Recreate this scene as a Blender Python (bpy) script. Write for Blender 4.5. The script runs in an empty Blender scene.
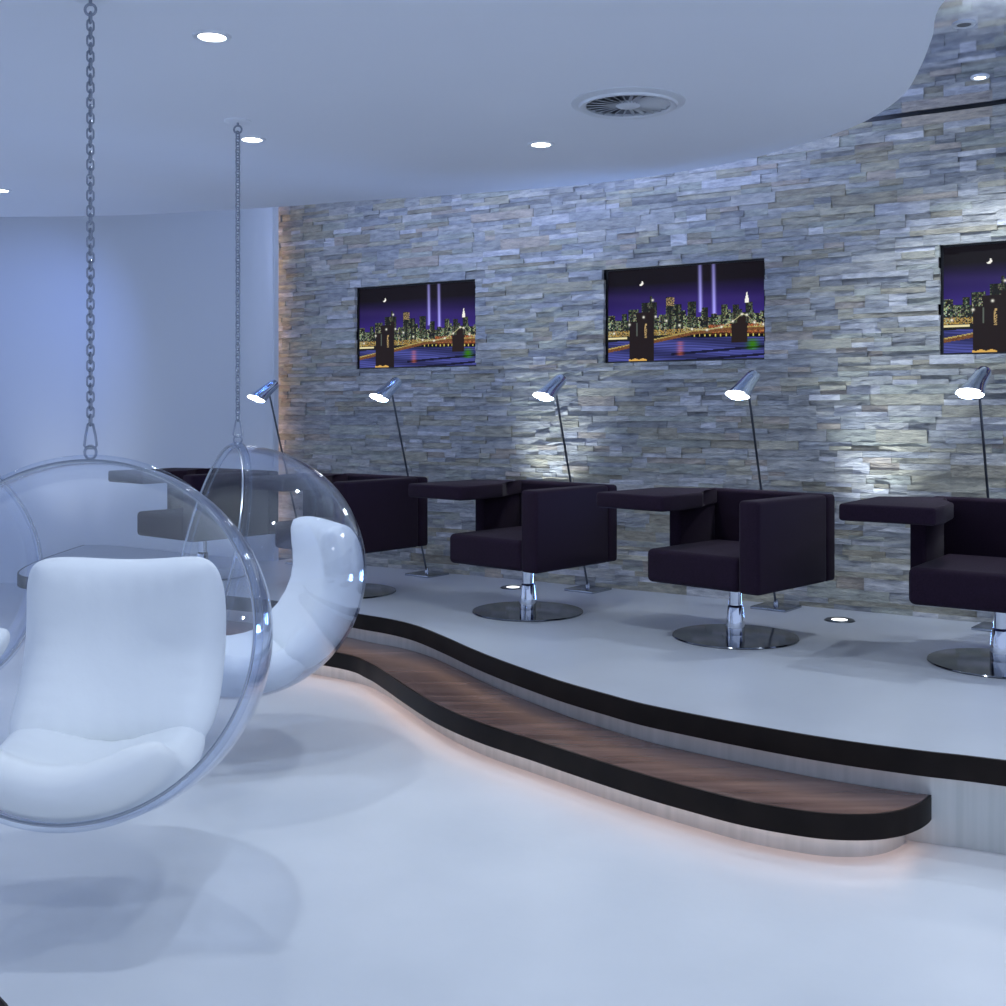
import bpy, bmesh, math, random
import numpy as np
from mathutils import Vector, Matrix
R_ = math.radians
SC = bpy.context.scene
COL = SC.collection
random.seed(7)

# ------------------------------------------------------------------ camera
F = 1160.0; CX = 503.0; HY = 410.0; CH = 1.42          # focal length in pixels, principal column, horizon row, eye height
cam_d = bpy.data.cameras.new('camera'); cam = bpy.data.objects.new('camera', cam_d); COL.objects.link(cam)
cam.location = (0, 0, CH); cam.rotation_euler = (R_(90), 0, 0)
cam_d.sensor_width = 36; cam_d.lens = 36 * F / 1006
cam_d.shift_y = -(503 - HY) / 1006
cam_d.clip_start = .05
SC.camera = cam
SC.view_settings.view_transform = 'Standard'; SC.view_settings.look = 'None'
SC.view_settings.gamma = 1; SC.view_settings.use_curve_mapping = False
SC.view_settings.exposure = 0.0
SC.cycles.transparent_max_bounces = 40      # the bubbles stack many clear layers

# ------------------------------------------------------------------ world
w = bpy.data.worlds.new('world'); SC.world = w; w.use_nodes = True
bg = w.node_tree.nodes['Background']
bg.inputs[0].default_value = (0.54, 0.67, 1.0, 1); bg.inputs[1].default_value = 1.0

# ------------------------------------------------------------------ lights
def aim(o, d):
    o.rotation_euler = Vector(d).to_track_quat('-Z', 'Y').to_euler()
def area(name, loc, d, sx, sy, power, col):
    l = bpy.data.lights.new(name, 'AREA'); l.shape = 'RECTANGLE'; l.size = sx; l.size_y = sy
    l.energy = power; l.color = col
    o = bpy.data.objects.new(name, l); COL.objects.link(o); o.location = loc; aim(o, d); return o
def spot(name, loc, d, power, col, size=100, blend=.6, rad=.03):
    l = bpy.data.lights.new(name, 'SPOT'); l.energy = power; l.color = col
    l.spot_size = R_(size); l.spot_blend = blend; l.shadow_soft_size = rad
    o = bpy.data.objects.new(name, l); COL.objects.link(o); o.location = loc; aim(o, d); return o

ZC = 2.62      # white ceiling
ZM = 3.00      # mirror ceiling
ZP = 0.32      # platform
ZS = 0.16      # step
P0 = Vector((-1.049, 8.26, 0)); U = Vector((.843, -.538, 0)).normalized(); N = Vector((-.538, -.843, 0)).normalized()
def q(s, off=0, z=0): 
    p = P0 + U * s + N * off; return Vector((p.x, p.y, z))
def s_at(px, off=0):
    k = (px - CX) / F; a = P0 + N * off
    return (k * a.y - a.x) / (U.x - k * U.y)
def at(px, py, z):
    Y = F * (CH - z) / (py - HY); return Vector(((px - CX) * Y / F, Y, z))

COOL = (.78, .88, 1.0)
DOWN = [(212, 36), (252, 139), (541, 144), (0, 190)]
# downlights in the white ceiling that the photo shows, then their row going on behind the camera
for px, py in DOWN:
    p = at(px, py, ZC); spot('downlight_beam', (p.x, p.y, ZC - .02), (0, 0, -1), 42, COOL, 130, .9, .035)
for x, y in [(.35, 3.5), (-1.0, 1.6), (.9, 1.6), (-2.8, 4.6), (-3.6, 6.2)]:
    spot('downlight_beam', (x, y, ZC - .02), (0, 0, -1), 32, COOL, 130, .9, .045)
for px, py in [(980, 77)]:
    p = at(px, py, ZM); spot('downlight_beam', (p.x, p.y, ZM - .03), (0, 0, -1), 62, COOL, 120, .8, .018)
for x, y in [(2.9, 3.6), (2.6, 2.4), (3.6, 4.3)]:
    spot('downlight_beam', (x, y, ZM - .03), (0, 0, -1), 62, COOL, 120, .8, .018)
# blue cove lights lying on the back of the white ceiling, washing the walls
for s in (.6, 1.7, 2.8):
    c = q(s, 1.15, ZC + .14); area('cove_light', c, U * 0 - N + Vector((0, 0, -.15)), 1.1, .08, 6, (.45, .58, 1.0))
spot('cove_beam', (-3.25, 7.75, ZC + .14), (-.38, 1, -.55), 50, (.22, .36, 1.0), 75, 1, .08)
# blue fill spots hidden behind the chairs, added to brighten the ceiling edge
for s_, o_ in ((-.9, .5), (.62, .5), (1.95, .5), (3.05, .5), (4.4, .6)):
    spot('ceiling_fill_beam', q(s_, o_, ZP + .05), Vector((0, 0, 1)) + N * .85, 100, (.20, .40, 1.0), 105, 1, .12)
spot('ceiling_fill_beam', (-3.9, 6.9, .05), (.25, -.35, 1), 40, (.36, .52, 1.0), 110, 1, .12)  # one more added fill spot, low at the left, for the ceiling
# uplights in the platform
for px, py in [(513, 587.7), (839.5, 620.4)]:
    p = at(px, py, ZP); spot('uplight_beam', (p.x, p.y, ZP + .02), Vector((0, 0, 1)) - N * .17 + U * .15, 105, (.78, .89, 1), 50, 1, .03)
spot('uplight_beam', q(-2.6, 1.1, ZP + .05), Vector((0, 0, 1)) - N * 1.0, 9, (.85, .92, 1.0), 80, 1, .1)

# ------------------------------------------------------------------ materials
def mat(name, col, rough=.5, metal=0, **kw):
    m = bpy.data.materials.new(name); m.use_nodes = True
    b = m.node_tree.nodes['Principled BSDF']
    b.inputs['Base Color'].default_value = (*col, 1); b.inputs['Roughness'].default_value = rough
    b.inputs['Metallic'].default_value = metal
    for k, v in kw.items(): b.inputs[k].default_value = v
    return m
def nodes(m): return m.node_tree.nodes, m.node_tree.links, m.node_tree.nodes['Principled BSDF']
def emis(name, col, st):
    m = bpy.data.materials.new(name); m.use_nodes = True; nt = m.node_tree; nt.nodes.clear()
    e = nt.nodes.new('ShaderNodeEmission'); e.inputs[0].default_value = (*col, 1); e.inputs[1].default_value = st
    o = nt.nodes.new('ShaderNodeOutputMaterial'); nt.links.new(e.outputs[0], o.inputs[0]); return m
def noise_col(m, c1, c2, scale, stretch=(1, 1, 1), rot=0, detail=5, bump=0, bscale=None, lo=.35, hi=.65, coord='Object'):
    n, l, b = nodes(m)
    tc = n.new('ShaderNodeTexCoord'); mp = n.new('ShaderNodeMapping'); mp.inputs['Scale'].default_value = stretch
    mp.inputs['Rotation'].default_value = (0, 0, rot)
    l.new(tc.outputs[coord], mp.inputs[0])
    t = n.new('ShaderNodeTexNoise'); t.inputs['Scale'].default_value = scale; t.inputs['Detail'].default_value = detail
    l.new(mp.outputs[0], t.inputs['Vector'])
    r = n.new('ShaderNodeValToRGB'); r.color_ramp.elements[0].color = (*c1, 1); r.color_ramp.elements[1].color = (*c2, 1)
    r.color_ramp.elements[0].position = lo; r.color_ramp.elements[1].position = hi
    l.new(t.outputs['Fac'], r.inputs[0]); l.new(r.outputs[0], b.inputs['Base Color'])
    if bump:
        t2 = n.new('ShaderNodeTexNoise'); t2.inputs['Scale'].default_value = bscale or scale; t2.inputs['Detail'].default_value = 6
        l.new(mp.outputs[0], t2.inputs['Vector'])
        bp = n.new('ShaderNodeBump'); bp.inputs['Strength'].default_value = bump; bp.inputs['Distance'].default_value = .01
        l.new(t2.outputs['Fac'], bp.inputs['Height']); l.new(bp.outputs[0], b.inputs['Normal'])
    return m

M = {}
M['floor'] = noise_col(mat('pale_resin_floor', (.7, .7, .7), .38), (.60, .63, .66), (.72, .74, .76), 1.1, bump=.05, bscale=30, lo=.3, hi=.7)
M['deck'] = noise_col(mat('platform_resin', (.5, .5, .5), .30), (.44, .46, .50), (.53, .56, .60), .9, bump=.05, bscale=25, lo=.3, hi=.7)
M['white_wall'] = mat('white_plaster', (.74, .77, .80), .35)
M['ceiling'] = noise_col(mat('white_ceiling', (.7, .7, .7), .6), (.79, .82, .88), (.83, .86, .92), .5)
M['nosing'] = noise_col(mat('dark_edging', (.02, .018, .018), .45, **{'Specular IOR Level': .12}), (.010, .0068, .006), (.016, .011, .009), 6)
M['wood'] = noise_col(mat('walnut', (.1, .05, .04), .24), (.075, .040, .036), (.20, .125, .105), 2.2, (1, 8, 1), R_(30), 9, .05, 5, .3, .72)
M['riser'] = noise_col(mat('brushed_riser', (.5, .5, .5), .35, .45), (.54, .56, .54), (.62, .63, .61), 30, (1, 1, .03), bump=.02)
M['led'] = emis('warm_led', (1.0, .68, .55), 4.6)
M['led_vert'] = emis('warm_led_vertical', (1.0, .68, .54), 4.5)
M['fabric'] = noise_col(mat('aubergine_wool', (.02, .01, .02), .85), (.016, .009, .018), (.022, .012, .024), 150, bump=.12, bscale=300)
M['fabric'].node_tree.nodes['Principled BSDF'].inputs['Specular IOR Level'].default_value = .045
M['fabric'].node_tree.nodes['Principled BSDF'].inputs['Sheen Weight'].default_value = .06
M['chrome'] = mat('chrome', (.62, .65, .70), .08, 1)
M['base_chrome'] = mat('polished_base', (.19, .20, .22), .10, 1)
M['shade_chrome'] = mat('shade_chrome', (.72, .83, 1.0), .10, 1)
M['steel'] = mat('brushed_steel', (.42, .45, .5), .25, 1)
M['dark_steel'] = mat('dark_steel_rod', (.14, .15, .17), .3, 1)
M['chain'] = mat('chain_steel', (.33, .36, .42), .28, 1)
M['black'] = mat('black_plastic', (.006, .006, .007), .3)
M['glow'] = emis('lamp_glow', (.93, .97, 1.0), 14)
M['glow_dim'] = emis('uplight_glow', (.95, .98, 1.0), 5)
M['cushion'] = noise_col(mat('white_cushion', (.8, .8, .8), .75), (.93, .95, .93), (.95, .97, .95), 3, bump=.25, bscale=9)
M['mirror'] = mat('mirror_ceiling', (.80, .84, .95), 0.045, 1)
M['white_metal'] = mat('white_metal', (.75, .78, .82), .3, .2)
M['vent_metal'] = mat('vent_metal', (.5, .52, .55), .35, .6)

# thin clear acrylic: see-through with fresnel mirror reflections on each face
def acrylic(name, tint, edge, ior=1.45, k=1.0):
    m = bpy.data.materials.new(name); m.use_nodes = True; nt = m.node_tree; nt.nodes.clear(); n = nt.nodes; l = nt.links
    fr = n.new('ShaderNodeFresnel'); fr.inputs[0].default_value = ior
    ge = n.new('ShaderNodeNewGeometry'); mr = n.new('ShaderNodeMapRange')
    mr.inputs[3].default_value = ior; mr.inputs[4].default_value = 1 / ior
    l.new(ge.outputs['Backfacing'], mr.inputs[0]); l.new(mr.outputs[0], fr.inputs[0])
    lw = n.new('ShaderNodeLayerWeight'); lw.inputs[0].default_value = .25
    mixc = n.new('ShaderNodeMix'); mixc.data_type = 'RGBA'
    mixc.inputs[6].default_value = (*tint, 1); mixc.inputs[7].default_value = (*edge, 1)
    l.new(lw.outputs['Facing'], mixc.inputs[0])
    tr = n.new('ShaderNodeBsdfTransparent'); l.new(mixc.outputs[2], tr.inputs[0])
    gl = n.new('ShaderNodeBsdfGlossy'); gl.inputs['Roughness'].default_value = .03; gl.inputs[0].default_value = (1, 1, 1, 1)
    mx = n.new('ShaderNodeMixShader'); o = n.new('ShaderNodeOutputMaterial')
    l.new(fr.outputs[0], mx.inputs[0]); l.new(tr.outputs[0], mx.inputs[1]); l.new(gl.outputs[0], mx.inputs[2]); l.new(mx.outputs[0], o.inputs[0])
    return m
M['acrylic'] = acrylic('clear_acrylic', (.945, .955, .978), (.88, .92, 1.0), 1.55)
M['rim_acrylic'] = acrylic('clear_acrylic_rim', (.93, .95, .98), (.70, .76, .86), 1.6)

# ------------------------------------------------------------------ mesh helpers
def link(name, me, m=None, parent=None):
    o = bpy.data.objects.new(name, me); COL.objects.link(o)
    if m is not None: me.materials.append(M[m] if isinstance(m, str) else m)
    if parent is not None: o.parent = parent
    return o
def obj(name, bm, m=None, parent=None, smooth=True, angle=35):
    me = bpy.data.meshes.new(name); bmesh.ops.recalc_face_normals(bm, faces=bm.faces[:]); bm.to_mesh(me); bm.free()
    if smooth:
        me.shade_smooth()
        me.set_sharp_from_angle(angle=R_(angle))
    return link(name, me, m, parent)
def tag(o, label, cat, group=None, kind=None):
    o['label'] = label; o['category'] = cat
    if group: o['group'] = group
    if kind: o['kind'] = kind
    return o
def struct(o): o['kind'] = 'structure'; return o
def empty(name, loc=(0, 0, 0), rz=0):
    o = bpy.data.objects.new(name, None); COL.objects.link(o); o.location = loc; o.rotation_euler = (0, 0, rz)
    o.empty_display_size = .1; return o
def add_box(bm, x0, x1, y0, y1, z0, z1, bev=0, seg=2):
    r = bmesh.ops.create_cube(bm, size=1)
    vs = r['verts']
    for v in vs:
        v.co = Vector((x0 + (v.co.x + .5) * (x1 - x0), y0 + (v.co.y + .5) * (y1 - y0), z0 + (v.co.z + .5) * (z1 - z0)))
    if bev:
        es = list({e for v in vs for e in v.link_edges})
        bmesh.ops.bevel(bm, geom=es, offset=bev, segments=seg, profile=.5, affect='EDGES')
    return bm
def box(x0, x1, y0, y1, z0, z1, bev=0, seg=2): return add_box(bmesh.new(), x0, x1, y0, y1, z0, z1, bev, seg)
def lathe(prof, n=48, bm=None, cap=True):
    bm = bm or bmesh.new(); rings = []
    for r, z in prof:
        rings.append([bm.verts.new((r * math.cos(2 * math.pi * i / n), r * math.sin(2 * math.pi * i / n), z)) for i in range(n)])
    for a, b in zip(rings, rings[1:]):
        for i in range(n): bm.faces.new((a[i], a[(i + 1) % n], b[(i + 1) % n], b[i]))
    if cap:
        bm.faces.new(rings[0][::-1]); bm.faces.new(rings[-1])
    return bm
def tube(pts, r, n=8, closed=False, bm=None):
    bm = bm or bmesh.new(); pts = [Vector(p) for p in pts]; L = len(pts); rings = []
    up = Vector((0, 0, 1)); prev = None
    for i, p in enumerate(pts):
        if closed: d = pts[(i + 1) % L] - pts[i - 1]
        else: d = pts[min(i + 1, L - 1)] - pts[max(i - 1, 0)]
        d.normalize()
        if prev is None:
            a = d.cross(up)
            if a.length < .05: a = d.cross(Vector((1, 0, 0)))
            a.normalize()
        else:
            a = prev - d * prev.dot(d); a.normalize()
        prev = a; b = d.cross(a); rr = r[i] if isinstance(r, (list, tuple)) else r
        rings.append([bm.verts.new(p + (a * math.cos(2 * math.pi * k / n) + b * math.sin(2 * math.pi * k / n)) * rr) for k in range(n)])
    rng = range(L) if closed else range(L - 1)
    for i in rng:
        A = rings[i]; B = rings[(i + 1) % L]
        for k in range(n): bm.faces.new((A[k], A[(k + 1) % n], B[(k + 1) % n], B[k]))
    if not closed:
        bm.faces.new(rings[0][::-1]); bm.faces.new(rings[-1])
    return bm
def spline(pts, n=10):
    pts = [Vector((p[0], p[1])) for p in pts]; out = []
    P = [pts[0] * 2 - pts[1]] + pts + [pts[-1] * 2 - pts[-2]]
    for i in range(1, len(P) - 2):
        a, b, c, d = P[i - 1:i + 3]
        for k in range(n):
            t = k / n
            out.append(.5 * ((2 * b) + (c - a) * t + (2 * a - 5 * b + 4 * c - d) * t * t + (-a + 3 * b - 3 * c + d) * t ** 3))
    out.append(pts[-1]); return out
def offset(c, d):
    out = []
    for i, p in enumerate(c):
        t = (c[min(i + 1, len(c) - 1)] - c[max(i - 1, 0)]); t.normalize()
        out.append(p + Vector((-t.y, t.x)) * d)
    return out
def prism(poly, z0, z1):
    bm = bmesh.new()
    a = [bm.verts.new((p[0], p[1], z0)) for p in poly]; b = [bm.verts.new((p[0], p[1], z1)) for p in poly]
    from mathutils.geometry import tessellate_polygon
    if len(poly) < 12: bm.faces.new(a[::-1]); bm.faces.new(b)
    else:
        for t in tessellate_polygon([[Vector((p[0], p[1], 0)) for p in poly]]):
            bm.faces.new([a[i] for i in t]); bm.faces.new([b[i] for i in t[::-1]])
    for i in range(len(poly)): j = (i + 1) % len(poly); bm.faces.new((a[i], a[j], b[j], b[i]))
    return bm
def band(c0, c1, z0, z1):
    """closed solid strip between two curves with the same number of points"""
    bm = bmesh.new(); n = len(c0)
    A = [[bm.verts.new((p.x, p.y, z)) for p in c] for c, z in ((c0, z0), (c1, z0), (c1, z1), (c0, z1))]
    for k in range(4):
        X = A[k]; Y = A[(k + 1) % 4]
        for i in range(n - 1): bm.faces.new((X[i], X[i + 1], Y[i + 1], Y[i]))
    for i in (0, n - 1): bm.faces.new([A[k][i] for k in range(4)])
    return bm

# ------------------------------------------------------------------ setting: floor, ceilings, walls
struct(obj('floor', box(-9, 7, -3, 12, -.06, 0), 'floor'))

# stone wall of stacked ledger strips, real protruding stones
TV_S = [0.0, 1.99, 3.98]; TVW = 1.03; TZ0, TZ1 = 1.71, 2.29
random.seed(11)
bm = bmesh.new(); cols = []
PAL = [((.49, .50, .44), 5), ((.58, .58, .50), 5), ((.45, .47, .44), 4), ((.53, .51, .37), 4), ((.44, .41, .29), 2),
       ((.68, .69, .64), 3), ((.36, .37, .33), 2), ((.54, .48, .37), 1.5), ((.49, .51, .41), 4)]
cl = bm.loops.layers.float_color.new('stone')
def stone(s0, s1, z0, z1, d, c):
    g = .0005
    t = [random.uniform(-.0045, .0045) for _ in range(4)]
    pts = [(s0 + g, z0 + g), (s1 - g, z0 + g), (s1 - g, z1 - g), (s0 + g, z1 - g)]
    # front split into two or three facets so grazing light catches it
    k = max(1, int((s1 - s0) / .07)); fr = [[], []]
    for i in range(k + 1):
        s = pts[0][0] + (pts[1][0] - pts[0][0]) * i / k
        for j, z in enumerate((pts[0][1], pts[2][1])):
            fr[j].append(bm.verts.new(q(s, d + random.uniform(-.005, .005), z)))
    bk = [[bm.verts.new(q(pts[0][0], -.02, z)), bm.verts.new(q(pts[1][0], -.02, z))] for z in (pts[0][1], pts[2][1])]
    fs = []
    for i in range(k): fs.append(bm.faces.new((fr[0][i], fr[0][i + 1], fr[1][i + 1], fr[1][i])))
    fs.append(bm.faces.new([bk[0][0]] + fr[0][::1] + [bk[0][1]]))
    fs.append(bm.faces.new([bk[1][1]] + fr[1][::-1] + [bk[1][0]]))
    fs.append(bm.faces.new((fr[0][0], bk[0][0], bk[1][0], fr[1][0])))
    fs.append(bm.faces.new((fr[0][-1], fr[1][-1], bk[1][1], bk[0][1])))
    for f in fs:
        for lp in f.loops: lp[cl] = (*c, 1)
S0, S1 = -1.0, 6.6
def lay(sa, sb, za, zb, split):
    s = sa
    while s < sb - .002:
        L = random.choice((.09, .14, .2, .26, .32, .42)) * random.uniform(.85, 1.15); e = min(s + L, sb)
        if sb - e < .04: e = sb
        segs = [(s, e)]
        if zb > TZ0 + .005 and za < TZ1 - .005:
            for t in TV_S:
                ns = []
                for a, b in segs:
                    if b <= t or a >= t + TVW: ns.append((a, b)); continue
                    if a < t: ns.append((a, t - random.uniform(0, .004)))
                    if b > t + TVW: ns.append((t + TVW + random.uniform(0, .004), b))
                segs = ns
        if split and random.random() < .80:
            k = za + (zb - za) * random.uniform(.4, .6)
            for a, b in segs:
                if b - a > .012:
                    lay2(a, b, za, k); lay2(a, b, k, zb)
        else:
            for a, b in segs:
                if b - a > .012: piece(a, b, za, zb)
        s = e
def piece(a, b, za, zb):
    c = random.choices([p[0] for p in PAL], [p[1] for p in PAL])[0]; v = random.uniform(.88, 1.1)
    stone(a, b, za, zb, random.choice((.0, .002, .004, .007, .010, .013)), (c[0] * v * .97, c[1] * v * .96, c[2] * v * 1.08))
def lay2(a, b, za, zb):
    if b - a > .22 and random.random() < .6:
        k = a + (b - a) * random.uniform(.35, .65); piece(a, k, za, zb); piece(k, b, za, zb)
    else: piece(a, b, za, zb)
rows = [ZP]; lim = [TZ0, TZ1, ZM - .013]
for top in lim:
    n_ = round((top - rows[-1]) / .057); z0_ = rows[-1]
    cuts = np.cumsum([random.uniform(.8, 1.2) for _ in range(n_)]); rows += [z0_ + (top - z0_) * float(k / cuts[-1]) for k in cuts]
for za, zb in zip(rows, rows[1:]): lay(S0 - random.uniform(0, .2), S1, za, zb, True)
bm.normal_update()
wall = obj('wall_back', bm, None, None, False)
m = mat('ledger_stone', (.4, .4, .4), .78); n, l, b = nodes(m)
at_ = n.new('ShaderNodeAttribute'); at_.attribute_name = 'stone'
tc = n.new('ShaderNodeTexCoord'); mp = n.new('ShaderNodeMapping'); mp.inputs['Scale'].default_value = (1, 1, 4)
l.new(tc.outputs['Object'], mp.inputs[0])
tn = n.new('ShaderNodeTexNoise'); tn.inputs['Scale'].default_value = 11; tn.inputs['Detail'].default_value = 7; tn.inputs['Roughness'].default_value = .65
l.new(mp.outputs[0], tn.inputs['Vector'])
rp = n.new('ShaderNodeValToRGB'); rp.color_ramp.elements[0].position = .3; rp.color_ramp.elements[1].position = .72
rp.color_ramp.elements[0].color = (.55, .56, .58, 1); rp.color_ramp.elements[1].color = (1.25, 1.23, 1.16, 1)
l.new(tn.outputs['Fac'], rp.inputs[0])
mm = n.new('ShaderNodeMix'); mm.data_type = 'RGBA'; mm.blend_type = 'MULTIPLY'; mm.inputs[0].default_value = 1
l.new(at_.outputs['Color'], mm.inputs[6]); l.new(rp.outputs[0], mm.inputs[7]); l.new(mm.outputs[2], b.inputs['Base Color'])
bp = n.new('ShaderNodeBump'); bp.inputs['Strength'].default_value = 1.0; bp.inputs['Distance'].default_value = .02
l.new(tn.outputs['Fac'], bp.inputs['Height']); l.new(bp.outputs[0], b.inputs['Normal'])
wall.data.materials.append(m); struct(wall)
# masonry behind the stones
bm = bmesh.new(); A = [q(-1.2, -.06), q(6.8, -.06), q(6.8, -.2), q(-1.2, -.2)]
struct(obj('wall_core', prism([(p.x, p.y) for p in A], 0, ZM), 'black')); bpy.data.objects['wall_core'].name = 'wall_rear'
# black shadow gap under the mirror ceiling
A = [q(-1.0, .004), q(6.6, .004), q(6.6, -.05), q(-1.0, -.05)]
struct(obj('trim_1', prism([(p.x, p.y) for p in A], ZM - .012, ZM), 'black'))

# curved white wall on the left
e0 = q(-.62, .13)
wpts = [q(-.66, .125), q(-.72, .17), q(-.82, .19), q(-1.1, .16), q(-1.7, .14), q(-2.3, .12), q(-2.55, .16), q(-2.8, .32), q(-3.4, .62), q(-4.4, 1.25), q(-5.6, 2.3), q(-7.2, 4.2)]
wc = spline([(e0.x, e0.y)] + [(p.x, p.y) for p in wpts], 8)
struct(obj('wall_left', band(wc, offset(wc, -.04) if False else offset(wc, .04), 0, ZM), 'white_wall', None, True, 50))
# warm vertical LED profile in the slot between the white wall and the stone
p = q(-.78, .06)
ledv = tag(empty('light_strip', (p.x, p.y, ZP), math.atan2(U.y, U.x)), 'warm vertical light strip in the slot between the white wall and the stone wall', 'light strip')
obj('profile', box(-.012, .012, -.02, .02, 0, 2.6, .003), 'white_metal', ledv)
obj('diffuser', box(.0125, .016, -.015, .015, .02, 2.58), 'led_vert', ledv)

# ceilings
cp = [(-6.5, 7.35), (-4.6, 7.28)]
for px, py in [(0, 217), (60, 216.5), (130, 215), (200, 211.5), (285, 206.5), (350, 201.5), (450, 195), (550, 187.5), (620, 180.5), (700, 168.5), (760, 156), (810, 142), (850, 128), (880, 113), (905, 93), (920, 68), (932, 38), (945, 0)]:
    p = at(px, py, ZC); cp.append((p.x, p.y))
cp += [(1.33, 2.9), (1.45, 2.2), (1.9, 1.2), (2.8, .2), (3.4, -2.5)]
cc = spline(cp, 6)
poly = [(p.x, p.y) for p in cc] + [(-7.5, -2.5), (-7.5, 7.4)]
struct(obj('ceiling', prism(poly, ZC, ZC + .10), 'ceiling'))
A = [q(-8, -.25), q(7, -.25)]
poly = [(A[0].x, A[0].y), (A[1].x, A[1].y), (7, -2.5), (-8, -2.5)]
struct(obj('ceiling_mirror', prism(poly, ZM, ZM + .05), 'mirror')); bpy.data.objects['ceiling_mirror'].name = 'ceiling.001'

# ------------------------------------------------------------------ platform and step
pe = [(-3.42, 9.47), (-3.42, 9.1), (-3.40, 8.5), (-3.33, 8.0), (-3.22, 7.72), (-3.02, 7.57)]
for px, py in [(140, 588), (257, 599), (320, 607), (358, 614), (390, 619.4), (416, 626), (444.7, 637.5), (468, 648), (494, 658.5), (520, 668), (560, 681.5), (604, 694), (648.7, 705.6), (737, 723), (826, 738.4), (914.7, 750.5), (1006, 761)]:
    p = at(px, py, ZP); pe.append((p.x, p.y))
pe += [(2.3, 3.25), (3.3, 2.95), (4.6, 2.8)]
ec = spline(pe, 8)
far0, far1 = q(-.62, -.02), q(6.6, -.02)
back = [(p.x, p.y) for p in wc if p.x > -3.38]
plat = tag(empty('raised_platform', (0, 0, 0)), 'raised floor platform with a dark curving front edge along the stone wall', 'platform')
inner = offset(ec, .012)
obj('deck', prism([(p.x, p.y) for p in inner] + [(far1.x + .6, far1.y), (far1.x, far1.y), (far0.x, far0.y)] + back, .24, ZP), 'deck', plat)
nos = obj('nosing', band(ec, inner, .24, ZP), 'nosing', plat); nos['label'] = 'dark brown edging band'
r0 = offset(ec, .075); r1 = offset(ec, .095)
obj('riser', band(r0, r1, 0, .24), 'riser', plat)

se = [(-2.90, 7.60), (-2.93, 7.45), (-2.90, 7.30), (-2.80, 7.17), (-2.60, 7.06), (-2.2, 6.88), (-1.45, 6.42)]
for px, py in [(338.8, 653), (367, 662.5), (385, 673), (403, 685), (429, 701), (455, 713.5), (481, 723.5), (507, 732), (532.6, 740), (560, 749), (604, 763), (648.7, 776.5), (693, 788.5), (737, 799.6), (781.7, 808), (826, 813.8), (870, 814.7), (900, 811), (918, 805), (928, 799), (933, 793)]:
    p = at(px, py, ZS); se.append((p.x, p.y))
sc_ = spline(se, 6)
rb = [p for p in offset(ec, .070) if p.x < sc_[-1].x - .035 and p.x > sc_[0].x and p.y < 8]
step = tag(empty('curved_step', (0, 0, 0)), 'long curving walnut step with a dark rounded end in front of the platform', 'step')
sin = offset(sc_, .010)
obj('tread', prism([(p.x, p.y) for p in sin] + [(p.x, p.y) for p in rb[::-1]], .08, ZS), 'wood', step)
nos = obj('nosing', band(sc_, sin, .08, ZS), 'nosing', step); nos['label'] = 'dark edging band of the step'
s0 = offset(sc_, .075); s1 = offset(sc_, .09)
cut = [i for i, p in enumerate(s0)][6: -6]
obj('riser', band([s0[i] for i in cut], [s1[i] for i in cut], 0, .08), 'riser', step)
l0 = offset(sc_, .050); l1 = offset(sc_, .062)
obj('light_strip', band([l0[i] for i in cut], [l1[i] for i in cut], .070, .0795), 'led', step)
k0 = [i for i, p in enumerate(ec) if p.y < 9]
l0 = offset(ec, .052); l1 = offset(ec, .064)
obj('light_strip', band([l0[i] for i in k0], [l1[i] for i in k0], .230, .2395), emis('faint_led', (1, .62, .45), .8), plat)

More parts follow.
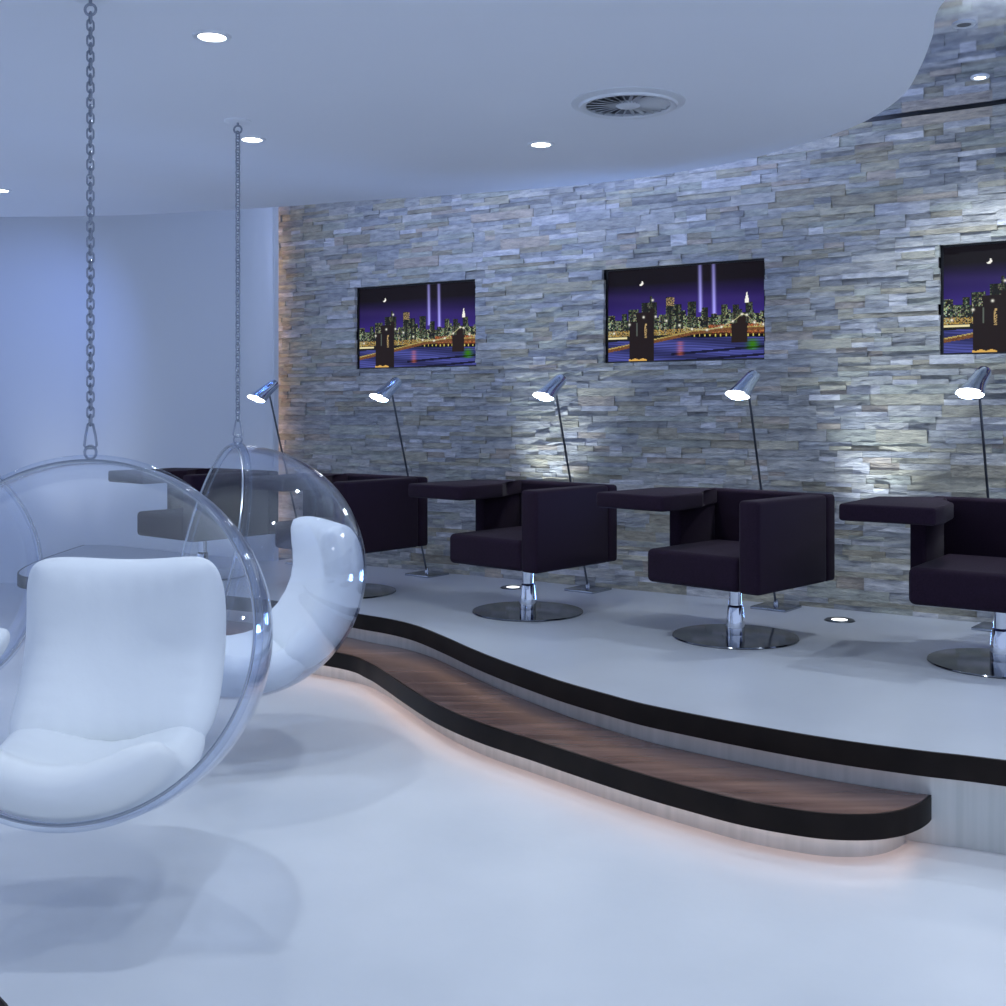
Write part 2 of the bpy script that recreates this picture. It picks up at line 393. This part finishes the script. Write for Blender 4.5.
# ------------------------------------------------------------------ wall screens
GW, GH = 256, 144
def paint():
    rs = np.random.RandomState(3)
    X, Y = np.meshgrid((np.arange(GW) + .5) / GW, (np.arange(GH) + .5) / GH)      # Y up
    img = np.zeros((GH, GW, 3))
    t = (np.clip((Y - .48) / .36, 0, 1) ** .8)[..., None]
    img[:] = (1 - t) * np.array([.050, .026, .26]) + t * np.array([.009, .006, .009])
    img *= (1 - .45 * np.abs(X - .6) ** .8)[..., None]
    img += (np.exp(-((Y - .70 + .08 * X) / .05) ** 2) * .015)[..., None] * np.array([.5, .3, 1.6])
    # twin light beams
    for bx, b0 in ((.605, .50), (.690, .41)):
        g = np.exp(-((X - bx + (1 - Y) * -.010) / .0095) ** 2) * (Y > b0)
        img += (g * (.35 + .65 * (1 - np.clip((Y - .45) / .6, 0, 1))))[..., None] * np.array([.42, .40, 1.0])
    # crescent moon
    mo = (((X - .222) * 1.78) ** 2 + (Y - .845) ** 2 < .027 ** 2) & (((X - .212) * 1.78) ** 2 + (Y - .862) ** 2 > .027 ** 2)
    img[mo] = (.95, .92, .85)
    # skyline
    hgt = np.full(GW, .48); x = 0
    while x < GW:
        wd = rs.randint(4, 13); hgt[x:x + wd] = .44 + rs.rand() * .09; x += wd
    for a, b2, h in ((.14, .21, .56), (.23, .33, .63), (.285, .30, .70), (.39, .43, .68), (.43, .49, .60), (.53, .585, .62), (.62, .66, .55), (.74, .78, .57), (.81, .85, .56), (.89, .93, .58)):
        i0, i1 = int(a * GW), int(b2 * GW); hgt[i0:i1] = np.maximum(hgt[i0:i1], h)
    sky = Y < hgt[None, :]
    img[sky] = (.012, .013, .014)
    blk = np.kron(rs.rand(GH // 2, GW // 2), np.ones((2, 2)))
    colb = np.repeat(rs.rand(GW // 4) ** 1.3 * 1.5 + .15, 4)[None, :] * (.35 + 1.0 * np.clip((.60 - Y) / .25, 0, 1))
    win = sky & (blk < .55) & (Y > .27)
    wc_ = rs.rand(GH, GW, 3) * .25 + rs.rand(GH, GW, 1) ** 3 * np.array([.62, .60, .30]) + np.array([.0, .05, .0])
    img[win] = (wc_ * .55 * colb[..., None])[win]
    cr = (X > .39) & (X < .44) & (Y > .58) & (Y < .675) & (rs.rand(GH, GW) < .7); img[cr] = (np.array([.60, .42, .2]) * rs.rand(GH, GW, 1))[cr]
    # shore line and right warm banks
    sh = (Y > .27) & (Y < .33) & (rs.rand(GH, GW) < .5); img[sh] = (.45, .28, .07)
    rt = (X > .66) & (Y > .25) & (Y < .36) & (rs.rand(GH, GW) < .7)
    img[rt] = (np.array([.45, .12, .04]) * (.2 + 1.1 * rs.rand(GH, GW, 1)))[rt]
    lf = (X < .13) & (np.abs(Y - .255) < .012); img[lf] = (.85, .75, .42)
    # water
    wy = .215 + .02 * np.sin(X * 3)
    wa = Y < wy; rip = .5 + .5 * np.sin(Y * 230 + X * 14 + 3 * np.sin(X * 9)); rip = rip * .5 + rs.rand(GH, 1) * .3 + .2
    wcol = rip[..., None] * (.5 + .5 * np.sin(X * 7 + Y * 31)[..., None] * .6) * np.array([.11, .13, .52]) + np.array([.012, .012, .05])
    img[wa] = wcol[wa]
    bl = wa & (np.abs(Y - (.02 + .10 * X)) < .012) & (X > .42); img[bl] = (.008, .008, .03)
    bl = wa & (np.abs(Y - (-.06 + .10 * X)) < .012) & (X > .5); img[bl] = (.008, .008, .03)
    g = (np.exp(-((X - .93) / .03) ** 2) * (Y < .2) * (Y > .08))[..., None]; img += g * np.array([.01, .13, .0]) * (.4 + rs.rand(GH, 1, 1)); img[..., 2] -= g[..., 0] * .12
    g = (np.exp(-((X - .48) / .018) ** 2) * (Y < .2) * (Y > .05))[..., None]; img += g * np.array([.22, .05, .0]) * (.3 + 1.2 * rs.rand(GH, 1, 1))
    dk = (Y > wy - .002) & (Y < wy + .045) & (X > .55); img[dk] = img[dk] * .25
    dots = dk & (np.sin(X * 190) > .75) & (np.abs(Y - wy - .02) < .013); img[dots] = (.62, .55, .12)
    # bridge deck
    dy = np.interp(X, [0, .15, .32, .56, .76, 1], [.12, .165, .215, .29, .32, .315])
    de = np.abs(Y - dy * .98) < .020; img[de] = (np.array([.17, .07, .025]) * (.5 + rs.rand(GH, GW, 1)))[de]
    de = np.abs(Y - dy * .98 - .019) < .007; img[de] = (np.array([.50, .38, .12]) * (.35 + .9 * rs.rand(GH, GW, 1)))[de]
    # far tower, near tower
    ft = (X > .80) & (X < .90) & (Y > .17) & (Y < np.where(np.abs(X - .86) < .025, .44, .37)); img[ft] = (.02, .012, .01)
    nt = (X > .145) & (X < .31) & (Y < np.where(X < .19, .43, np.where(X < .28, .53, .56))); img[nt] = (.016, .010, .010)
    nt = (X > .19) & (X < .31) & (Y < .50); 
    sl = (np.abs(X - .255) < .008) & (Y > .25) & (Y < .40) & (rs.rand(GH, GW) < .6); img[sl] = (.55, .38, .16)
    sl = (np.abs(X - .195) < .005) & (Y > .27) & (Y < .42); img[sl] = (.10, .12, .10)
    gb = (X > .14) & (X < .26) & (Y < .012 + .014 * np.abs(np.sin(X * 60))); img[gb] = (.72, .42, .10)
    # suspension cable with lamps
    P = [(0, .26), (.04, .31), (.145, .40), (.24, .475), (.32, .475), (.39, .425), (.475, .37), (.555, .325), (.65, .31), (.74, .335), (.81, .39), (.865, .46), (.895, .45), (.94, .37), (.995, .345)]
    cx = np.array([p[0] for p in P]); cy = np.array([p[1] for p in P]); line = np.interp(X, cx, cy)
    ca = (np.abs(Y - line) < .006) & (X > .5); img[ca] = (.45, .42, .22)
    img += 0
    for px_, py_ in P[1:] + [(.30, .655), (.895, .62)]:
        g = np.exp(-(((X - px_) * 1.78) ** 2 + (Y - py_) ** 2) / .011 ** 2)[..., None]; img = img * (1 - g) + g * np.array([1.0, .98, .86])
    sp = (np.abs(X - .895) < .012 * np.clip((.70 - Y) / .1, 0, 1)) & (Y > .575); img[sp] = (.95, .93, .86)
    return np.clip(img, 0, 1)
IMG = paint()
me = bpy.data.meshes.new('screen_picture')
vs = [((i / GW - .5) * (TVW - .024), 0, (j / GH) * (TZ1 - TZ0 - .02)) for j in range(GH + 1) for i in range(GW + 1)]
fs = [(j * (GW + 1) + i, j * (GW + 1) + i + 1, (j + 1) * (GW + 1) + i + 1, (j + 1) * (GW + 1) + i) for j in range(GH) for i in range(GW)]
me.from_pydata(vs, [], fs)
ca = me.color_attributes.new('picture', 'FLOAT_COLOR', 'CORNER')
rgba = np.ones((GH * GW, 4, 4), dtype=np.float32); rgba[:, :, :3] = IMG.reshape(-1, 1, 3)
ca.data.foreach_set('color', rgba.ravel())
m = mat('screen_glass', (.01, .01, .01), .15); n, l, b = nodes(m)
a = n.new('ShaderNodeAttribute'); a.attribute_name = 'picture'
l.new(a.outputs['Color'], b.inputs['Emission Color']); b.inputs['Emission Strength'].default_value = .95; b.inputs['Specular IOR Level'].default_value = .04
me.materials.append(m)
places = ['left wall screen with a night city picture, above the aubergine chairs nearest the white wall',
          'middle wall screen with a night city and bridge picture, whole in the stone wall',
          'right wall screen with a night city picture, cut off by the photo edge']
for i, s in enumerate(TV_S):
    p = q(s + TVW / 2, -.030, TZ0)
    t = tag(empty('wall_screen', p, math.atan2(U.y, U.x)), places[i], 'screen', 'screens in the stone wall')
    # local x along the wall, local -y towards the room
    o = link('picture', me, None, t); o.location = (0, -.0005, .01)
    bm = bmesh.new(); h = TVW / 2; H = TZ1 - TZ0
    add_box(bm, -h, h, 0, .03, 0, H)
    for a_ in ((-h, -h + .012, 0, H), (h - .012, h, 0, H), (-h + .012, h - .012, 0, .01), (-h + .012, h - .012, H - .01, H)):
        add_box(bm, a_[0], a_[1], -.006, .0, a_[2], a_[3])
    obj('bezel', bm, 'black', t, False)

# ------------------------------------------------------------------ ceiling fittings
def downlight(p, z, label, lit=True, r=.042, group='downlights in the white ceiling'):
    t = tag(empty('ceiling_downlight', (p.x, p.y, z)), label, 'downlight', group)
    bm = lathe([(r, -.001), (r + .004, -.006), (r + .016, -.006), (r + .020, 0)], 32, cap=False); obj('trim_ring', bm, 'white_metal', t)
    obj('lamp', lathe([(r, -.004), (r * .9, -.002), (r * .2, -.001)], 32), 'glow' if lit else 'dark_steel', t)
dl = ['round downlight above the big front bubble chair, nearest the top edge', 'small round downlight beside the chain of the second bubble chair',
      'round downlight in the white ceiling, in the middle above the stone wall', 'round downlight at the far left edge of the white ceiling']
for (px, py), lb in zip(DOWN, dl):
    downlight(at(px, py, ZC), ZC, lb)
downlight(at(964, 24, ZM), ZM, 'unlit round downlight in the mirror ceiling, upper of the two', False, .028, 'downlights in the mirror ceiling')
downlight(at(980, 77, ZM), ZM, 'lit round downlight in the mirror ceiling, lower of the two', True, .024, 'downlights in the mirror ceiling')
# round swirl air diffuser
p = at(628, 102.5, ZC)
v = tag(empty('ceiling_vent', (p.x, p.y, ZC)), 'round metal swirl air vent in the white ceiling', 'vent')
obj('rim', lathe([(.165, .0), (.165, -.014), (.174, -.020), (.188, -.020), (.194, -.012), (.205, -.010), (.222, -.003), (.222, 0)], 64, cap=False), 'white_metal', v)
obj('back_plate', lathe([(.166, -.0005), (.166, -.003)], 48), 'dark_steel', v)
for k in range(24):
    a = 2 * math.pi * k / 24
    bm = bmesh.new(); add_box(bm, .045, .163, -.001, .001, -.0155, -.0035)
    bmesh.ops.rotate(bm, verts=bm.verts[:], cent=(0, 0, -.009), matrix=Matrix.Rotation(R_(50), 3, 'X'))
    bmesh.ops.rotate(bm, verts=bm.verts[:], cent=(0, 0, 0), matrix=Matrix.Rotation(a, 3, 'Z'))
    obj('blade', bm, 'vent_metal', v, False)
obj('hub', lathe([(.048, -.003), (.048, -.014), (.040, -.018), (.010, -.020)], 32), 'white_metal', v)

# recessed floor uplights
for (px, py), lb in zip([(513, 587.7), (839.5, 620.4)], ['round recessed floor uplight partly behind the middle chair column', 'round recessed floor uplight in open platform floor between the two nearest chairs']):
    p = at(px, py, ZP)
    t = tag(empty('floor_uplight', (p.x, p.y, ZP)), lb, 'uplight', 'recessed floor uplights along the stone wall')
    obj('bezel', lathe([(.041, .0), (.041, .005), (.072, .006), (.080, .0)], 40, cap=False), 'dark_steel', t)
    obj('lens', lathe([(.040, .0005), (.040, .004), (.02, .0045)], 40), 'glow_dim', t)

# ------------------------------------------------------------------ swivel armchairs with a tablet
def make_chair():
    t = empty('swivel_armchair')
    f = 'fabric'; B = .018
    # local: -y faces forward, +x is the sitter's left (right in the photo)
    obj('seat', box(-.31, .215, -.305, .30, .268, .43, .028, 4), f, t)
    obj('backrest', box(-.385, .325, .30, .385, .268, .69, B, 3), f, t)
    obj('armrest', box(.217, .327, -.31, .298, .268, .69, B, 3), f, t)
    obj('side_panel', box(-.385, -.312, -.02, .298, .31, .618, B, 3), f, t)
    # L-shaped upholstered tablet that widens out over the side panel
    poly = [(-.60, -.335), (-.185, -.335), (-.185, -.20), (-.20, .02), (-.30, .16), (-.30, .299), (-.385, .299), (-.60, .20)]
    bm = prism(poly, .614, .690); bmesh.ops.bevel(bm, geom=[e for e in bm.edges], offset=.014, segments=3, profile=.5, affect='EDGES')
    tb = obj('tablet', bm, f, t); tb['label'] = 'wide upholstered writing tablet'
    c = obj('column', lathe([(.030, .10), (.030, .268)], 32), 'chrome', t); c['label'] = 'chrome column'
    obj('collar', lathe([(.044, .0145), (.046, .05), (.037, .145), (.033, .155), (.030, .157)], 32), 'chrome', c)
    b = obj('base_plate', lathe([(.10, .0), (.300, .0), (.303, .004), (.300, .009), (.10, .014), (.03, .0145)], 72), 'base_chrome', t); b['label'] = 'polished round steel base plate'
    return t
def copy_tree(o, parent=None):
    c = o.copy(); COL.objects.link(c)
    if parent is not None: c.parent = parent
    for ch in list(o.children): copy_tree(ch, c)
    return c
chairs = [((-2.00, 7.72), (-.64, -.77), 'aubergine swivel armchair farthest left, seen through the two bubble chairs'),
          ((-.95, 7.02), (-.64, -.77), 'aubergine swivel armchair half hidden behind the right bubble chair'),
          ((.135, 6.32), (-.67, -.74), 'aubergine swivel armchair in the middle, its column before a floor uplight'),
          ((1.125, 5.62), (-.70, -.71), 'aubergine swivel armchair second from the right, below the middle screen'),
          ((2.155, 5.02), (-.58, -.81), 'nearest aubergine swivel armchair, cut off by the right photo edge')]
proto = make_chair()
for i, ((x, y), f, lb) in enumerate(chairs):
    o = proto if i == 0 else copy_tree(proto)
    o.location = (x, y, ZP); o.rotation_euler.z = math.atan2(f[1], f[0]) + math.pi / 2
    tag(o, lb, 'armchair', 'aubergine swivel armchairs on the platform')

# ------------------------------------------------------------------ leaning floor lamps
def make_lamp():
    t = empty('floor_lamp')
    # local: -y leans away from the wall
    obj('base_plate', box(-.105, .105, -.105, .105, 0, .014, .003), 'steel', t)
    top = Vector((0, -.335, 1.205)); bot = Vector((0, 0, .012))
    obj('socket', lathe([(.016, .0138), (.016, .03), (.010, .05)], 20), 'steel', t)
    obj('stem', tube([bot, bot.lerp(top, .5), top], .0065, 10), 'dark_steel', t)
    sh = bmesh.new(); n = 36
    C0 = top + Vector((-.008, -.112, -.033)); n1 = Vector((-.08, -.34, -.94)).normalized()
    ax = Vector((.11, .80, .60)).normalized()
    prof = [(0, .066), (.02, .060), (.05, .051), (.09, .044), (.14, .039), (.178, .037), (.192, .032), (.196, .018)]
    rings = []
    for i, (d, r) in enumerate(prof):
        k = min(1, d / .10); nn = (n1 * (1 - k) - ax * k).normalized()
        a = Vector((1, 0, 0)); b2 = nn.cross(a).normalized(); c = C0 + ax * d
        rings.append([sh.verts.new(c + (a * math.cos(2 * math.pi * j / n) + b2 * math.sin(2 * math.pi * j / n)) * r) for j in range(n)])
    for A, B2 in zip(rings, rings[1:]):
        for j in range(n): sh.faces.new((A[j], A[(j + 1) % n], B2[(j + 1) % n], B2[j]))
    sh.faces.new(rings[-1])
    s = obj('lamp_shade', sh, 'shade_chrome', t); s['label'] = 'bell shaped chrome shade'
    g = bmesh.new(); b2 = n1.cross(Vector((1, 0, 0))).normalized()
    fv = [g.verts.new(C0 - n1 * .004 + (Vector((1, 0, 0)) * math.cos(2 * math.pi * j / n) + b2 * math.sin(2 * math.pi * j / n)) * .061) for j in range(n)]
    bk = [g.verts.new(v_.co - n1 * .006) for v_ in fv]
    g.faces.new(fv); g.faces.new(bk[::-1])
    for j in range(n): g.faces.new((fv[j], fv[(j + 1) % n], bk[(j + 1) % n], bk[j]))
    obj('lit_opening', g, 'glow', s)
    h = obj('hinge', tube([top + Vector((0, .0, -.01)), top + Vector((0, -.012, .03))], .009, 12), 'steel', t)
    obj('switch', lathe([(.004, 0), (.004, .02)], 10), 'steel', h).location = (0, top.y + .012, top.z)
    return t
lamps = [(306, 'leaning chrome floor lamp at the left end of the stone wall, before the white wall'),
         (427, 'leaning chrome floor lamp below the left screen'),
         (588, 'leaning chrome floor lamp between the left and middle screens'),
         (776, 'leaning chrome floor lamp below the middle screen'),
         (999, 'leaning chrome floor lamp nearest the right photo edge, below the right screen')]
lp = make_lamp()
for i, (px, lb) in enumerate(lamps):
    o = lp if i == 0 else copy_tree(lp)
    s = s_at(px, .155); p = q(s, .155, ZP)
    o.location = p; o.rotation_euler.z = math.atan2(-.78, -.62) + math.pi / 2
    tag(o, lb, 'floor lamp', 'leaning floor lamps along the stone wall')
    hp = o.location + Matrix.Rotation(o.rotation_euler.z, 3, 'Z') @ Vector((.01, -.46, 1.15))
    spot('lamp_beam', hp, Matrix.Rotation(o.rotation_euler.z, 3, 'Z') @ Vector((0, -.6, -.8)), 4, (.92, .96, 1), 110, .7, .05)

# ------------------------------------------------------------------ hanging bubble chairs
RB, DD = .52, .13
RR = math.sqrt(RB * RB - DD * DD)
TILT = R_(13.5)
def cushion(cdir, a, b, A, B, T, R0, n=44, corner=.22, seed=0, wr=.004):
    rs = random.Random(seed); cdir = Vector(cdir).normalized(); a = Vector(a).normalized(); b = Vector(b).normalized()
    ph = [rs.uniform(0, 6.28) for _ in range(8)]
    bm = bmesh.new(); grid = [[None, None] for _ in range((n + 1) ** 2)]
    for j in range(n + 1):
        for i in range(n + 1):
            u = math.sin((i / n - .5) * math.pi) * .5 + (2 * i / n - 1) * .5; v = math.sin((j / n - .5) * math.pi) * .5 + (2 * j / n - 1) * .5
            uu = u * (1 - corner * abs(v) ** 5); vv = v * (1 - corner * abs(u) ** 5)
            sx = math.sin(uu * A); sz = math.sin(vv * B)
            d = (cdir * math.sqrt(max(.05, 1 - sx * sx - sz * sz)) + a * sx + b * sz).normalized()
            p = max(0, (1 - abs(u) ** 5) * (1 - abs(v) ** 5)) ** .42
            edge = max(abs(u), abs(v)) ** 6
            w_ = wr * edge * (math.sin(27 * v + ph[0] + 2 * u) * (abs(u) > abs(v)) + math.sin(23 * u + ph[1] + 3 * v) * (abs(v) >= abs(u)))
            w_ += .003 * math.sin(5 * u + ph[2]) * math.sin(4 * v + ph[3]) * p
            seam = R0 - T * .42
            ro = seam + (R0 - seam) * p; ri = seam - (T * .58) * p + w_ * p
            onb = i in (0, n) or j in (0, n)
            vi = bm.verts.new(d * ri)
            vo = vi if onb else bm.verts.new(d * ro)
            grid[j * (n + 1) + i] = [vi, vo]
    for k in (0, 1):
        for j in range(n):
            for i in range(n):
                f = [grid[j * (n + 1) + i][k], grid[j * (n + 1) + i + 1][k], grid[(j + 1) * (n + 1) + i + 1][k], grid[(j + 1) * (n + 1) + i][k]]
                bm.faces.new(f if k else f[::-1])
    return bm
def make_chain(z0, z1, x, y):
    bm = bmesh.new(); pitch = .0225; k = 0; z = z0
    def lk(zc, rot, hl=.0165, hw=.0098, r=.0030):
        pts = []
        for j in range(14):
            t = 2 * math.pi * j / 14; px_ = hw * math.cos(t) * (1 if True else 1); pz = (hl - hw) * (1 if math.sin(t) > 0 else -1) * (abs(math.sin(t)) > .05) + hw * math.sin(t)
            pts.append((x + px_ * math.cos(rot), y + px_ * math.sin(rot), zc + pz))
        tube(pts, r, 6, True, bm)
    while z < z1:
        lk(z, R_(35) if k % 2 else R_(125)); z += pitch; k += 1
    return bm
def make_bubble():
    t = empty('hanging_bubble_chair')
    # local origin at the centre of the bubble, -y looks out of the opening
    bm = bmesh.new(); n = 72; m_ = 40; th0 = math.asin(RR / RB)          # polar angle about +y; opening at -y
    tmax = math.pi - th0; outer = []; inner = []
    for rr, store in ((RB, outer), (RB - .006, inner)):
        for i in range(m_ + 1):
            th = tmax * i / m_
            if i == 0: store.append([bm.verts.new((0, rr, 0))]); continue
            store.append([bm.verts.new((rr * math.sin(th) * math.cos(2 * math.pi * j / n), rr * math.cos(th), rr * math.sin(th) * math.sin(2 * math.pi * j / n))) for j in range(n)])
    for store, fl in ((outer, 1), (inner, -1)):
        for i in range(m_):
            for j in range(n):
                if i == 0: f = [store[0][0], store[1][(j + 1) % n], store[1][j]]
                else: f = [store[i][j], store[i][(j + 1) % n], store[i + 1][(j + 1) % n], store[i + 1][j]]
                bm.faces.new(f[::fl])
    for j in range(n): bm.faces.new((outer[-1][j], outer[-1][(j + 1) % n], inner[-1][(j + 1) % n], inner[-1][j]))
    rot = Matrix.Rotation(-TILT, 4, 'X')
    def fin(name, bm, m, par=t, **k):
        bm.transform(rot); return obj(name, bm, m, par, **k)
    fin('bubble_shell', bm, 'acrylic', angle=60)
    rim = fin('rim', tube([((RR + .004) * math.cos(2 * math.pi * j / 96), -DD - .004, (RR + .004) * math.sin(2 * math.pi * j / 96)) for j in range(96)], .0135, 14, True), 'rim_acrylic', angle=80)
    fin('rim_bead', tube([((RR - .004) * math.cos(2 * math.pi * j / 96), -DD - .024, (RR - .004) * math.sin(2 * math.pi * j / 96)) for j in range(96)], .0045, 8, True), 'steel', rim)
    fin('back_cushion', cushion((0, math.cos(R_(-6)), math.sin(R_(-6))), (1, 0, 0), (0, math.sin(R_(6)), math.cos(R_(6))), R_(44), R_(43), .17, RB - .012, corner=.13, seed=3), 'cushion', angle=180)
    e = R_(-84)
    fin('seat_cushion', cushion((0, math.cos(e), math.sin(e)), (1, 0, 0), (0, -math.sin(e), math.cos(e)), R_(41), R_(38), .145, RB - .012, corner=.13, seed=5), 'cushion', angle=180)
    # hanging fittings straight above the top of the rim
    tp = rot @ Vector((0, -DD - .004, RR + .004))
    bm = bmesh.new()
    pts = [(tp.x + .016 * math.sin(a), tp.y, tp.z + .020 - .019 * math.cos(a)) for a in [R_(k * 24) for k in range(15)]]
    tube(pts, .004, 8, True, bm); obj('shackle', bm, 'chain', t)
    zz = tp.z + .036
    pts = [(tp.x - .017, tp.y, zz + .004), (tp.x - .012, tp.y, zz - .004), (tp.x + .012, tp.y, zz - .004), (tp.x + .017, tp.y, zz + .004), (tp.x + .014, tp.y, zz + .030), (tp.x + .007, tp.y, zz + .066), (tp.x, tp.y, zz + .072), (tp.x - .007, tp.y, zz + .066), (tp.x - .014, tp.y, zz + .030)]
    obj('snap_hook', tube(pts, .0036, 8, True), 'chain', t)
    return t, tp
ZB = .752
bub, tp = make_bubble()
ch = obj('chain', make_chain(tp.z + .036 + .078, ZC - ZB - .055, tp.x, tp.y), 'chain', bub, angle=180)
bubs = [((-1.200, 3.385), (.03, -1.0), 'big front hanging clear bubble chair facing the viewer with square white back cushion'),
        ((-1.09, 4.82), (-.906, -.42), 'second hanging clear bubble chair seen side on, facing left, before the platform steps'),
        ((-2.42, 4.72), (.82, -.57), 'hanging clear bubble chair cut off by the left photo edge, behind the big front bubble')]
for i, ((x, y), f, lb) in enumerate(bubs):
    o = bub if i == 0 else copy_tree(bub)
    o.location = (x, y, ZB); o.rotation_euler.z = math.atan2(f[1], f[0]) + math.pi / 2
    tag(o, lb, 'hanging chair', 'hanging bubble chairs')
    for c in o.children:                                  # shackle and hook hang with their flat side to the room, whatever way the seat turned
        if c.name.split('.')[0] in ('shackle', 'snap_hook'):
            rz = Matrix.Rotation(R_(12) - o.rotation_euler.z, 4, 'Z'); b0 = Vector((tp.x, tp.y, 0))
            c.matrix_local = Matrix.Translation(b0) @ rz @ Matrix.Translation(-b0)
    hp = Matrix.Translation(o.location) @ Matrix.Rotation(o.rotation_euler.z, 4, 'Z') @ tp
    h = tag(empty('ceiling_hook', (hp.x, hp.y, ZC)), ['small white ceiling plate and hook holding the front bubble chair chain', 'small ceiling plate and hook holding the second bubble chair chain beside a downlight', 'small ceiling plate and hook holding the left edge bubble chair'][i], 'hook', 'ceiling hooks of the bubble chairs')
    obj('plate', lathe([(.055, 0), (.055, -.004), (.05, -.007), (.01, -.008)], 32), 'ceiling', h)
    obj('eye', tube([(.016 * math.cos(a), 0, -.036 + .016 * math.sin(a)) for a in [2 * math.pi * k / 16 for k in range(16)]], .0042, 8, True), 'chain', h)
    obj('shaft', lathe([(.005, -.024), (.005, -.007)], 12), 'chain', h)

# ------------------------------------------------------------------ low table whose rim shows in the lower left corner
t = tag(empty('low_table', (-1.128, 1.779, 0)), 'dark brown round table top just showing in the lower left corner', 'table')
obj('tabletop', lathe([(.30, .372), (.345, .376), (.352, .385), (.352, .395), (.345, .40), (.02, .40)], 64), 'nosing', t)
obj('pedestal', lathe([(.03, .012), (.03, .371)], 24), 'chrome', t)
obj('foot', lathe([(.20, 0), (.20, .008), (.05, .0115)], 48), 'base_chrome', t)
